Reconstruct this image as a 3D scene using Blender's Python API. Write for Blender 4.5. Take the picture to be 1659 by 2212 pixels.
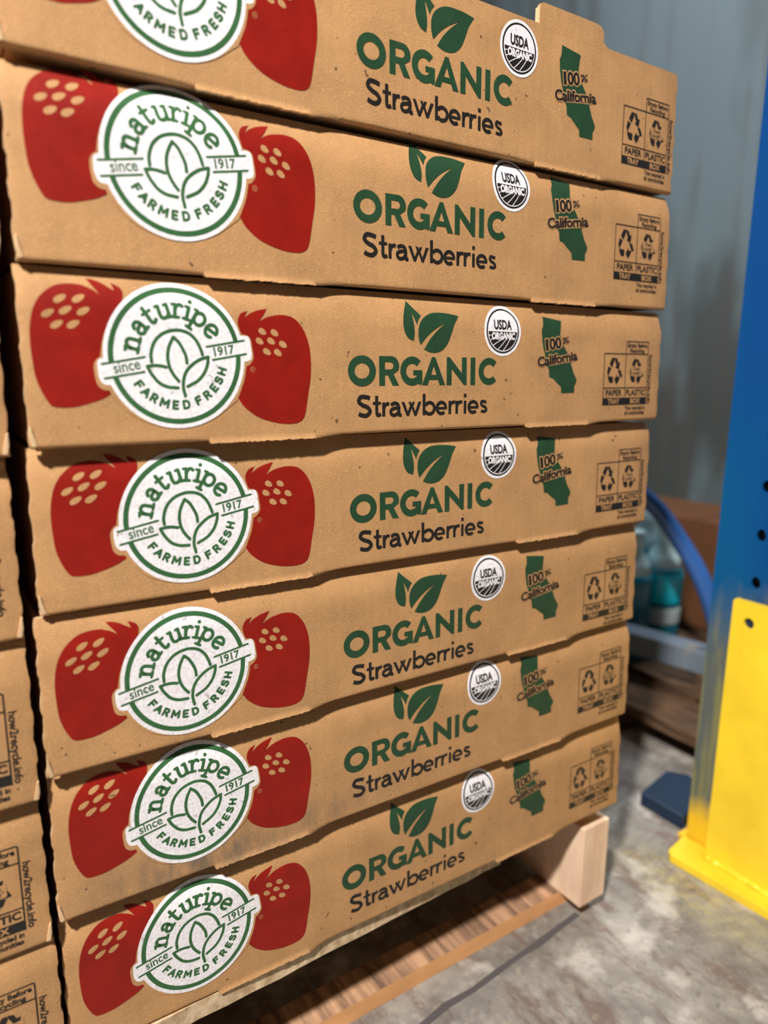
import bpy, bmesh, math, random, json
from mathutils import Vector, Matrix, noise
from mathutils.geometry import tessellate_polygon
for o in list(bpy.data.objects): bpy.data.objects.remove(o)
SC = bpy.context.scene; COL = SC.collection
Z0 = 0.503                      # floor is z = 0; measurements were taken relative to the stack
PI = math.pi

# ------------------------------------------------------------------ camera
F_PX = 1553.22
cam = bpy.data.cameras.new('camera'); cam_o = bpy.data.objects.new('camera', cam); COL.objects.link(cam_o)
cam.sensor_fit = 'HORIZONTAL'; cam.sensor_width = 36.0; cam.lens = F_PX / 1659 * 36.0
cam.clip_start = 0.02; cam.clip_end = 60
R_ = Vector((0.8351, -0.5501, 0.0107)).normalized(); FW = Vector((0.5409, 0.8173, -0.1986)).normalized()
U_ = R_.cross(FW).normalized(); R_ = FW.cross(U_)
M = Matrix(((R_.x, U_.x, -FW.x), (R_.y, U_.y, -FW.y), (R_.z, U_.z, -FW.z))).to_4x4()
M.translation = Vector((-0.4028, -0.4047, 0.0416 + Z0)); cam_o.matrix_world = M
cam.dof.use_dof = True; cam.dof.focus_distance = 0.485; cam.dof.aperture_fstop = 4.9; cam.dof.aperture_blades = 0
SC.camera = cam_o

# ------------------------------------------------------------------ light
W = bpy.data.worlds.new('World'); SC.world = W; W.use_nodes = True
W.node_tree.nodes['Background'].inputs[0].default_value = (0.62, 0.72, 0.80, 1)
W.node_tree.nodes['Background'].inputs[1].default_value = 0.045
def area(name, loc, target, size, power, color, shape='DISK'):
    l = bpy.data.lights.new(name, 'AREA'); l.shape = shape; l.size = size; l.energy = power; l.color = color
    o = bpy.data.objects.new(name, l); COL.objects.link(o); o.location = loc
    o.rotation_euler = (Vector(target) - Vector(loc)).to_track_quat('-Z', 'Y').to_euler(); return o
area('work_lamp', (-1.28, -0.84, 1.46 + Z0), (0.0, 0.0, 0.06 + Z0), 0.13, 102, (1.0, 0.945, 0.88))
area('background_fill', (1.25, 0.75, 3.2), (1.25, 0.75, 0.0), 1.0, 62, (0.90, 0.96, 1.0))  # added fill from above for the wall and clutter, kept off the tray fronts
SC.view_settings.view_transform = 'Standard'; SC.view_settings.look = 'None'
SC.view_settings.exposure = -0.14; SC.view_settings.gamma = 1.0; SC.view_settings.use_curve_mapping = False

# ------------------------------------------------------------------ materials
def new_mat(name, rough=0.6, spec=0.3, metal=0.0):
    m = bpy.data.materials.new(name); m.use_nodes = True; nt = m.node_tree
    b = nt.nodes['Principled BSDF']; b.inputs['Roughness'].default_value = rough
    b.inputs['Specular IOR Level'].default_value = spec; b.inputs['Metallic'].default_value = metal
    return m, nt, b
def N(nt, t, **kw):
    n = nt.nodes.new(t)
    for k, v in kw.items():
        if k in n.inputs: n.inputs[k].default_value = v
        else: setattr(n, k, v)
    return n
def coords(nt, scale=(1, 1, 1), rot=(0, 0, 0), loc=(0, 0, 0), src='geo'):
    g = nt.nodes.new('ShaderNodeNewGeometry' if src == 'geo' else 'ShaderNodeTexCoord')
    mp = nt.nodes.new('ShaderNodeMapping'); mp.inputs['Scale'].default_value = scale
    mp.inputs['Rotation'].default_value = rot; mp.inputs['Location'].default_value = loc
    nt.links.new(g.outputs['Position' if src == 'geo' else 'Object'], mp.inputs['Vector']); return mp.outputs[0]
def noise_tex(nt, vec, scale, detail=4, rough=0.55):
    n = nt.nodes.new('ShaderNodeTexNoise'); n.inputs['Scale'].default_value = scale
    n.inputs['Detail'].default_value = detail; n.inputs['Roughness'].default_value = rough
    nt.links.new(vec, n.inputs['Vector']); return n.outputs[0]
def ramp(nt, fac, stops):
    r = nt.nodes.new('ShaderNodeValToRGB'); e = r.color_ramp.elements
    while len(e) < len(stops): e.new(0.5)
    for i, (p, c) in enumerate(stops):
        e[i].position = p; e[i].color = (c, c, c, 1) if not hasattr(c, '__len__') else (*c, 1)
    nt.links.new(fac, r.inputs[0]); return r.outputs[0]
def mix(nt, fac, a, b, mode='MIX'):
    n = nt.nodes.new('ShaderNodeMix'); n.data_type = 'RGBA'; n.blend_type = mode
    for s, v in ((0, fac), (6, a), (7, b)):
        if isinstance(v, bpy.types.NodeSocket): nt.links.new(v, n.inputs[s])
        elif s == 0: n.inputs[0].default_value = v
        else: n.inputs[s].default_value = (*v, 1)
    return n.outputs[2]
def bump(nt, b, h, strength, dist):
    n = nt.nodes.new('ShaderNodeBump'); n.inputs['Strength'].default_value = strength
    n.inputs['Distance'].default_value = dist; nt.links.new(h, n.inputs['Height'])
    nt.links.new(n.outputs[0], b.inputs['Normal'])
def math_n(nt, op, a, b=None):
    n = nt.nodes.new('ShaderNodeMath'); n.operation = op
    for i, v in enumerate((a, b)):
        if v is None: continue
        if isinstance(v, bpy.types.NodeSocket): nt.links.new(v, n.inputs[i])
        else: n.inputs[i].default_value = v
    return n.outputs[0]
def kraft(name, base, dirt=True):
    m, nt, b = new_mat(name, 0.62, 0.28)
    v1 = coords(nt, (1, 1, 1)); v2 = coords(nt, (1, 1, 2.2), (0, 0.5, 0)); v3 = coords(nt, (2.4, 1, 1), (0, -0.35, 0))
    big = noise_tex(nt, v1, 26, 4, 0.6); f1 = noise_tex(nt, v2, 780, 3, 0.7); f2 = noise_tex(nt, v3, 1050, 2, 0.6)
    c = mix(nt, ramp(nt, big, [(0.32, 0.0), (0.68, 1.0)]), tuple(x * 0.86 for x in base), tuple(x * 1.10 for x in base))
    c = mix(nt, ramp(nt, f1, [(0.52, 0.0), (0.70, 0.62)]), c, tuple(min(1, x * 1.6 + 0.02) for x in base))
    c = mix(nt, ramp(nt, f2, [(0.26, 0.5), (0.42, 0.0)]), c, tuple(x * 0.55 for x in base))
    spots = noise_tex(nt, v1, 210, 1, 0.4)
    c = mix(nt, ramp(nt, spots, [(0.215, 0.8), (0.235, 0.0)]), c, (0.08, 0.04, 0.02))
    if dirt:                     # grey dirt rubbed into the sixth tray and smudges on the seventh
        for (px, pz, rx, rz, amt) in ((-0.265, -0.272 + Z0, 0.105, 0.026, 0.85), (-0.16, -0.268 + Z0, 0.06, 0.015, 0.5)):
            mv = coords(nt, (1 / rx, 0, 1 / rz), (0, 0, 0), (-px / rx, 0, -pz / rz))
            ln = nt.nodes.new('ShaderNodeVectorMath'); ln.operation = 'LENGTH'; nt.links.new(mv, ln.inputs[0])
            msk = ramp(nt, ln.outputs['Value'], [(0.15, amt), (1.0, 0.0)])
            nz = ramp(nt, noise_tex(nt, coords(nt, (1, 1, 0.35)), 90, 5, 0.7), [(0.36, 0.15), (0.62, 1.0)])
            c = mix(nt, math_n(nt, 'MULTIPLY', msk, nz), c, (0.17, 0.13, 0.095))
    nt.links.new(c, b.inputs['Base Color'])
    flute = nt.nodes.new('ShaderNodeTexWave'); flute.bands_direction = 'X'; flute.inputs['Scale'].default_value = 42
    flute.inputs['Distortion'].default_value = 0.6; nt.links.new(v1, flute.inputs['Vector'])
    h = math_n(nt, 'ADD', math_n(nt, 'MULTIPLY', f1, 0.9), math_n(nt, 'MULTIPLY', flute.outputs['Fac'], 0.12))
    h = math_n(nt, 'ADD', h, math_n(nt, 'MULTIPLY', f2, 0.6))
    h = math_n(nt, 'ADD', h, math_n(nt, 'MULTIPLY', noise_tex(nt, v1, 40, 2), 1.4))
    bump(nt, b, h, 0.5, 0.0006)
    return m
def ink(name, base, rough=0.5, speck=(0.9, 0.75, 0.5), speck_amt=0.25, var=0.10):
    m, nt, b = new_mat(name, rough, 0.35)
    v = coords(nt); n1 = noise_tex(nt, v, 900, 2, 0.7); n2 = noise_tex(nt, v, 60, 3)
    c = mix(nt, ramp(nt, n2, [(0.35, 0.0), (0.65, 1.0)]), tuple(x * (1 - var) for x in base), tuple(min(1, x * (1 + var)) for x in base))
    c = mix(nt, ramp(nt, n1, [(0.66, 0.0), (0.80, speck_amt)]), c, speck)
    nt.links.new(c, b.inputs['Base Color']); bump(nt, b, n1, 0.35, 0.0004); return m
KRAFT = kraft('kraft_board', (0.480, 0.262, 0.112))
KRAFT_IN = kraft('kraft_inner', (0.42, 0.23, 0.105), False)
TORN = kraft('torn_board_edge', (0.68, 0.46, 0.26), False)
RED = ink('red_ink', (0.255, 0.0068, 0.0020), 0.5, (0.5, 0.07, 0.04), 0.18)
GREEN = ink('green_ink', (0.018, 0.058, 0.026), 0.5, (0.26, 0.28, 0.14), 0.22)
LGREEN = ink('badge_green_ink', (0.034, 0.120, 0.042), 0.5, (0.5, 0.6, 0.45), 0.25)
BLACK = ink('black_ink', (0.016, 0.014, 0.013), 0.45, (0.25, 0.17, 0.1), 0.12)
m, nt, b = new_mat('white_ink', 0.55, 0.3)
v = coords(nt); n1 = noise_tex(nt, v, 520, 4, 0.8); n2 = noise_tex(nt, v, 300, 1, 0.3)
c = mix(nt, ramp(nt, n1, [(0.36, 0.0), (0.60, 1.0)]), (0.72, 0.68, 0.71), (0.93, 0.91, 0.95))
c = mix(nt, ramp(nt, n2, [(0.235, 0.55), (0.27, 0.0)]), c, (0.30, 0.24, 0.25))
nt.links.new(c, b.inputs['Base Color']); bump(nt, b, n1, 0.6, 0.0006); WHITE = m
def wood(name, light, dark, scale, axis=(1, 1, 1), rough=0.75):
    m, nt, b = new_mat(name, rough, 0.2)
    g = noise_tex(nt, coords(nt, axis), scale, 5, 0.6); g2 = noise_tex(nt, coords(nt), 18, 3)
    c = mix(nt, ramp(nt, g, [(0.34, 0.0), (0.62, 1.0)]), dark, light)
    c = mix(nt, ramp(nt, g2, [(0.4, 0.0), (0.75, 0.35)]), c, tuple(x * 0.6 for x in dark))
    nt.links.new(c, b.inputs['Base Color']); bump(nt, b, g, 0.5, 0.002); return m
W_END = wood('pine_end_grain', (0.92, 0.69, 0.50), (0.76, 0.52, 0.36), 60, (1, 1, 0.15))
W_DECK = wood('rough_pine', (0.80, 0.62, 0.40), (0.48, 0.32, 0.18), 260, (0.5, 1, 0.35))
W_BASE = wood('sawn_pine', (0.62, 0.36, 0.21), (0.16, 0.095, 0.065), 75, (1.6, 0.12, 1))
W_EDGE = wood('pine_edge', (0.86, 0.45, 0.20), (0.74, 0.37, 0.16), 40, (0.3, 1, 1))
W_DARK = wood('dark_old_wood', (0.16, 0.09, 0.05), (0.05, 0.03, 0.02), 60, (1, 0.2, 1))
# concrete floor: pale mottling, brown and yellowish scuffs
m, nt, b = new_mat('concrete_floor', 0.72, 0.25)
v = coords(nt); vs = coords(nt, (1.0, 0.32, 1), (0, 0, 0.35))
n1 = noise_tex(nt, v, 11, 6, 0.65); n2 = noise_tex(nt, vs, 30, 5, 0.7); n3 = noise_tex(nt, v, 85, 4, 0.7); n4 = noise_tex(nt, coords(nt, loc=(3, 1, 0)), 16, 4, 0.6)
c = mix(nt, ramp(nt, n1, [(0.34, 0.0), (0.66, 1.0)]), (0.135, 0.122, 0.108), (0.35, 0.33, 0.295))
c = mix(nt, ramp(nt, n2, [(0.50, 0.0), (0.62, 0.80)]), c, (0.165, 0.112, 0.095))
c = mix(nt, ramp(nt, n4, [(0.54, 0.0), (0.66, 0.8)]), c, (0.55, 0.51, 0.47))
c = mix(nt, ramp(nt, n3, [(0.56, 0.0), (0.74, 0.5)]), c, (0.50, 0.43, 0.31))
c = mix(nt, ramp(nt, n3, [(0.28, 0.6), (0.42, 0.0)]), c, (0.08, 0.062, 0.055))
mv = coords(nt, (1 / .05, 1 / .13, 0), (0, 0, 0), (-.245 / .05, .03 / .13, 0)); ln = nt.nodes.new('ShaderNodeVectorMath'); ln.operation = 'LENGTH'; nt.links.new(mv, ln.inputs[0])
c = mix(nt, math_n(nt, 'MULTIPLY', ramp(nt, ln.outputs['Value'], [(0.2, .55), (1.0, 0.0)]), ramp(nt, n3, [(0.40, 0.1), (0.6, 0.8)])), c, (0.50, 0.42, 0.16))
nt.links.new(c, b.inputs['Base Color']); bump(nt, b, n3, 0.4, 0.003); FLOOR = m
m, nt, b = new_mat('dark_joint', 0.9, 0.1); b.inputs['Base Color'].default_value = (0.10, 0.09, 0.092, 1); JOINT = m
# painted wall with paler blue-grey washed patches
m, nt, b = new_mat('painted_wall', 0.8, 0.2)
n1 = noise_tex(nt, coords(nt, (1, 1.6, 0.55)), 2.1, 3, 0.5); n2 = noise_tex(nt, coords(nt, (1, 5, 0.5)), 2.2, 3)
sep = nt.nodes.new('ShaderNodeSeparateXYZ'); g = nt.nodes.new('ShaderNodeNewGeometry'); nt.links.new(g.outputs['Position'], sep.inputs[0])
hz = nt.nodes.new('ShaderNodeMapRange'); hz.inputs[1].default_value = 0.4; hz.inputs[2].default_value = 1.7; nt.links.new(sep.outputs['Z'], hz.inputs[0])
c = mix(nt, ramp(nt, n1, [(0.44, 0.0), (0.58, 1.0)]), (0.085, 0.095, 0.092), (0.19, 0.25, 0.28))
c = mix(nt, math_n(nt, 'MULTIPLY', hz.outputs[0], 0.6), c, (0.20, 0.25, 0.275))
c = mix(nt, ramp(nt, n2, [(0.52, 0.0), (0.70, 0.6)]), c, (0.12, 0.105, 0.10))
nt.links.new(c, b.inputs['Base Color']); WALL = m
def paint(name, base, rough=0.42, spec=0.5, wear=None, metal=0.0, scale=14):
    m, nt, b = new_mat(name, rough, spec, metal)
    n1 = noise_tex(nt, coords(nt), scale, 4, 0.6); n2 = noise_tex(nt, coords(nt), 300, 2)
    c = mix(nt, ramp(nt, n1, [(0.35, 0.0), (0.7, 1.0)]), tuple(x * 0.88 for x in base), tuple(min(1, x * 1.1) for x in base))
    if wear: c = mix(nt, ramp(nt, n1, [(0.60, 0.0), (0.68, 0.8)]), c, wear)
    nt.links.new(c, b.inputs['Base Color']); bump(nt, b, n2, 0.15, 0.0005); return m
YELLOW = paint('safety_yellow', (0.90, 0.64, 0.030), 0.42)
YELLOW_OLD = paint('scuffed_yellow', (0.90, 0.55, 0.02), 0.5, wear=(0.62, 0.50, 0.16))
BLUE_PIPE = paint('blue_brace_paint', (0.035, 0.12, 0.38), 0.14, 0.9)
NAVY = paint('navy_paint', (0.005, 0.022, 0.055), 0.5)
STEEL = paint('grey_steel', (0.15, 0.19, 0.24), 0.4, 0.5, wear=(0.30, 0.28, 0.20), scale=22)
BROWN = paint('brown_carton', (0.13, 0.055, 0.025), 0.8, 0.15)
HOLE_SHADE = paint('hole_shade_black', (0.004, 0.003, 0.004), 0.9, 0.05)  # near-black colour standing in for the shade inside the upright
TEAL = paint('teal_plastic', (0.008, 0.19, 0.27), 0.18, 0.8)
PALE = paint('pale_blue_plastic', (0.62, 0.86, 0.95), 0.20, 0.8)
CYAN = paint('cyan_label', (0.0, 0.72, 1.0), 0.25, 0.7)
WHITEP = paint('white_plastic', (0.62, 0.75, 0.78), 0.3, 0.6)
# upright: blue paint above, rubbed to grey primer low down, yellow overspray at the foot
m, nt, b = new_mat('upright_paint', 0.5, 0.3)
g = nt.nodes.new('ShaderNodeNewGeometry'); sep = nt.nodes.new('ShaderNodeSeparateXYZ'); nt.links.new(g.outputs['Position'], sep.inputs[0])
wob = noise_tex(nt, coords(nt, (1, 1, 0.6)), 16, 3); zz = math_n(nt, 'ADD', sep.outputs['Z'], math_n(nt, 'MULTIPLY', wob, 0.10))
up = noise_tex(nt, coords(nt, (1, 1, 0.3)), 6, 2)
c = mix(nt, ramp(nt, up, [(0.4, 0.0), (0.65, 1.0)]), (0.0, 0.045, 0.22), (0.0, 0.085, 0.24))
w1 = ramp(nt, zz, [(0.29, 1.0), (0.375, 0.0)])
c = mix(nt, w1, c, (0.105, 0.125, 0.115))
st = ramp(nt, noise_tex(nt, coords(nt, (6, 6, 0.5)), 14, 3), [(0.46, 0.0), (0.60, 1.0)])
c = mix(nt, math_n(nt, 'MULTIPLY', w1, math_n(nt, 'MULTIPLY', st, 0.55)), c, (0.30, 0.27, 0.07))
c = mix(nt, ramp(nt, zz, [(0.085, 1.0), (0.115, 0.0)]), c, (0.80, 0.50, 0.02))
nt.links.new(c, b.inputs['Base Color']); UPRIGHT = m

# ------------------------------------------------------------------ mesh helpers
def link(name, me, parent=None, loc=None):
    o = bpy.data.objects.new(name, me); COL.objects.link(o)
    if parent: o.parent = parent
    if loc: o.location = loc
    return o
def mesh(name, V, Fs, mats, idx=None, smooth=False):
    me = bpy.data.meshes.new(name); me.from_pydata([tuple(v) for v in V], [], Fs)
    for m in (mats if isinstance(mats, (list, tuple)) else [mats]): me.materials.append(m)
    if idx:
        for p, i in zip(me.polygons, idx): p.material_index = i
    if smooth:
        for p in me.polygons: p.use_smooth = True
    me.update(); return me
class MB:
    def __init__(s): s.V = []; s.F = []; s.I = []
    def add(s, V, Fs, i=0):
        k = len(s.V); s.V += [tuple(v) for v in V]; s.F += [tuple(a + k for a in f) for f in Fs]; s.I += [i] * len(Fs); return s
    def box(s, lo, hi, i=0, mt=None, jit=0):
        c = [Vector((x, y, z)) for x in (lo[0], hi[0]) for y in (lo[1], hi[1]) for z in (lo[2], hi[2])]
        if jit: c = [p + Vector([random.uniform(-jit, jit) for _ in range(3)]) for p in c]
        if mt: c = [mt @ p for p in c]
        return s.add(c, [(0, 1, 3, 2), (4, 6, 7, 5), (0, 4, 5, 1), (2, 3, 7, 6), (0, 2, 6, 4), (1, 5, 7, 3)], i)
    def prism(s, poly, d, i=0, ax=0):
        """poly in the two other axes, extruded between d[0] and d[1] along axis ax (0 x, 1 y, 2 z)"""
        n = len(poly)
        def P(a, b, t): return {0: (t, a, b), 1: (a, t, b), 2: (a, b, t)}[ax]
        V = [P(a, b, d[0]) for a, b in poly] + [P(a, b, d[1]) for a, b in poly]
        tri = tessellate_polygon([[Vector((a, b, 0)) for a, b in poly]])
        return s.add(V, [tuple(t) for t in tri] + [tuple(k + n for k in t) for t in tri] + [(k, (k + 1) % n, (k + 1) % n + n, k + n) for k in range(n)], i)
    def tube(s, pts, r, n=14, i=0):
        pts = [Vector(p) for p in pts]; V = []; Fs = []; up = Vector((0, 0, 1))
        for k, p in enumerate(pts):
            t = (pts[min(k + 1, len(pts) - 1)] - pts[max(k - 1, 0)]).normalized(); a = t.cross(up)
            a = (a if a.length > 1e-4 else t.cross(Vector((1, 0, 0)))).normalized(); b_ = t.cross(a)
            rr = r[k] if hasattr(r, '__len__') else r
            V += [p + (a * math.cos(q) + b_ * math.sin(q)) * rr for q in (2 * PI * j / n for j in range(n))]
        for k in range(len(pts) - 1):
            for j in range(n): Fs.append((k * n + j, k * n + (j + 1) % n, (k + 1) * n + (j + 1) % n, (k + 1) * n + j))
        Fs += [tuple(range(n))[::-1], tuple(range((len(pts) - 1) * n, len(pts) * n))]
        return s.add(V, Fs, i)
    def lathe(s, prof, c=(0, 0, 0), n=28, i=0):
        V = []; Fs = []
        for r, z in prof: V += [(c[0] + r * math.cos(2 * PI * j / n), c[1] + r * math.sin(2 * PI * j / n), c[2] + z) for j in range(n)]
        for k in range(len(prof) - 1):
            for j in range(n): Fs.append((k * n + j, k * n + (j + 1) % n, (k + 1) * n + (j + 1) % n, (k + 1) * n + j))
        Fs += [tuple(range(n))[::-1], tuple(range((len(prof) - 1) * n, len(prof) * n))]
        return s.add(V, Fs, i)
    def obj(s, name, mats, parent=None, smooth=False, bevel=0, loc=None):
        o = link(name, mesh(name, s.V, s.F, mats, s.I, smooth), parent, loc)
        bm = bmesh.new(); bm.from_mesh(o.data); bmesh.ops.recalc_face_normals(bm, faces=bm.faces); bm.to_mesh(o.data); bm.free()
        if bevel:
            md = o.modifiers.new('bevel', 'BEVEL'); md.width = bevel; md.segments = 2; md.limit_method = 'ANGLE'
        return o
def tag(o, label, cat, group=None):
    o['label'] = label; o['category'] = cat
    if group: o['group'] = group
    return o
def empty(name, loc, rz=0, roll=0):
    o = bpy.data.objects.new(name, None); COL.objects.link(o); o.location = loc; o.rotation_euler = (0, roll, rz); o.empty_display_size = 0.05; return o

# ------------------------------------------------------------------ print artwork (millimetres on the tray front: u right, v up)
TILT = 0.03
def face_y(v, amp=0.0056):     # metres: the front leans back and, under a load, its upper edge curls inward
    return TILT * v + (amp * ((v - 0.068) / 0.024) ** 2 if v > 0.068 else 0.0)
def cr(pts, n=6):
    """smooth open curve through pts"""
    if len(pts) < 3: return [tuple(p) for p in pts]
    P = [Vector(p[:2]) for p in pts]; P = [2 * P[0] - P[1]] + P + [2 * P[-1] - P[-2]]; out = []
    for i in range(1, len(P) - 2):
        a, b_, c_, d = P[i - 1:i + 3]
        for k in range(n):
            t = k / n; out.append(tuple(0.5 * (2 * b_ + (c_ - a) * t + (2 * a - 5 * b_ + 4 * c_ - d) * t * t + (-a + 3 * b_ - 3 * c_ + d) * t ** 3)))
    out.append(tuple(P[-2])); return out
def outline(segs, n=5):
    o = []
    for s in segs: o += cr(s, n)[:-1]
    return o
def arc(cx, cy, rx, ry, a0, a1, n=24):
    return [(cx + rx * math.cos(math.radians(a0 + (a1 - a0) * k / n)), cy + ry * math.sin(math.radians(a0 + (a1 - a0) * k / n))) for k in range(n + 1)]
def ribbon(pts, w, caps=True):
    """list of (verts, faces) for a stroke of width w"""
    P = [Vector(p[:2]) for p in pts]; P = [p for i, p in enumerate(P) if i == 0 or (p - P[i - 1]).length > 1e-5]
    out = []; run = [P[0]]; h = w / 2
    def flush(r):
        if len(r) < 2: return
        V = []; Fs = []
        for i, p in enumerate(r):
            if i == 0: t = (r[1] - p).normalized(); m_ = 1
            elif i == len(r) - 1: t = (p - r[i - 1]).normalized(); m_ = 1
            else:
                a = (p - r[i - 1]).normalized(); b_ = (r[i + 1] - p).normalized(); t = (a + b_).normalized(); m_ = 1 / max(0.5, t.dot(a))
            nrm = Vector((-t.y, t.x)) * h * m_; V += [p + nrm, p - nrm]
        for i in range(len(r) - 1): Fs.append((2 * i, 2 * i + 1, 2 * i + 3, 2 * i + 2))
        out.append(([tuple(v) for v in V], Fs))
    def disc(p): out.append(([(p.x + h * math.cos(2 * PI * k / 14), p.y + h * math.sin(2 * PI * k / 14)) for k in range(14)], [tuple(range(14))]))
    for i in range(1, len(P)):
        run.append(P[i])
        if i < len(P) - 1:
            a = (P[i] - P[i - 1]).normalized(); b_ = (P[i + 1] - P[i]).normalized()
            if a.dot(b_) < 0.75: flush(run); disc(P[i]); run = [P[i]]
    flush(run)
    if caps: disc(P[0]); disc(P[-1])
    return out
_tc = {}
def text_tris(body, off):
    if (body, off) not in _tc:
        k = bpy.data.curves.new('lettering', 'FONT'); k.body = body; k.size = 1; k.offset = off; k.resolution_u = 4
        o = bpy.data.objects.new('lettering', k); COL.objects.link(o); dg = bpy.context.evaluated_depsgraph_get(); dg.update()
        me = o.evaluated_get(dg).to_mesh(); V = [(v.co.x, v.co.y) for v in me.vertices]; Fs = [tuple(p.vertices) for p in me.polygons]
        o.evaluated_get(dg).to_mesh_clear(); bpy.data.objects.remove(o); bpy.data.curves.remove(k); _tc[(body, off)] = (V, Fs)
    return _tc[(body, off)]
HCAP = max(v[1] for v in text_tris('H', 0.0)[0])
class Print:
    def __init__(s): s.V = []; s.F = []; s.I = []; s.j = 0
    def raw(s, V, Fs, lay, m=0):
        k = len(s.V); s.j = (s.j + 1) % 7
        y = -(0.20 + 0.05 * lay + 0.004 * s.j) * 1e-3
        s.V += [(a * 1e-3, y, b_ * 1e-3) for a, b_ in V]
        for f in Fs:
            f = list(f); a, b_, c_ = (Vector(V[q]) for q in f[:3])
            ar = sum(V[f[q]][0] * V[f[(q + 1) % len(f)]][1] - V[f[(q + 1) % len(f)]][0] * V[f[q]][1] for q in range(len(f)))
            if ar < 0: f = f[::-1]
            s.F.append(tuple(q + k for q in f)); s.I.append(m)
        return s
    def poly(s, pts, lay, m=0, holes=()):
        loops = [pts] + list(holes); V = [p for l in loops for p in l]
        T = tessellate_polygon([[Vector((p[0], p[1], 0)) for p in l] for l in loops])
        return s.raw(V, [tuple(t) for t in T], lay, m)
    def disc(s, c, r, lay, m=0, ry=None, n=64): return s.raw(arc(c[0], c[1], r, ry or r, 0, 360 - 360 / n, n - 1), [tuple(range(n))], lay, m)
    def stroke(s, pts, w, lay, m=0, caps=True, xf=None):
        for V, Fs in ribbon(pts, w, caps): s.raw([xf(*v) for v in V] if xf else V, Fs, lay, m)
        return s
    def text(s, body, u, v, width, cap, lay, m=0, off=0.0, rot=0, center=False):
        V, Fs = text_tris(body, off); x0 = min(p[0] for p in V); x1 = max(p[0] for p in V)
        sx = width / (x1 - x0); sy = cap / HCAP; cr_, sr = math.cos(math.radians(rot)), math.sin(math.radians(rot))
        out = []
        for p in V:
            a = (p[0] - x0) * sx - (width / 2 if center else 0); b_ = p[1] * sy; out.append((u + a * cr_ - b_ * sr, v + a * sr + b_ * cr_))
        return s.raw(out, Fs, lay, m)
    def mesh(s, name, mats): return mesh(name, s.V, s.F, mats, s.I)
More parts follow.
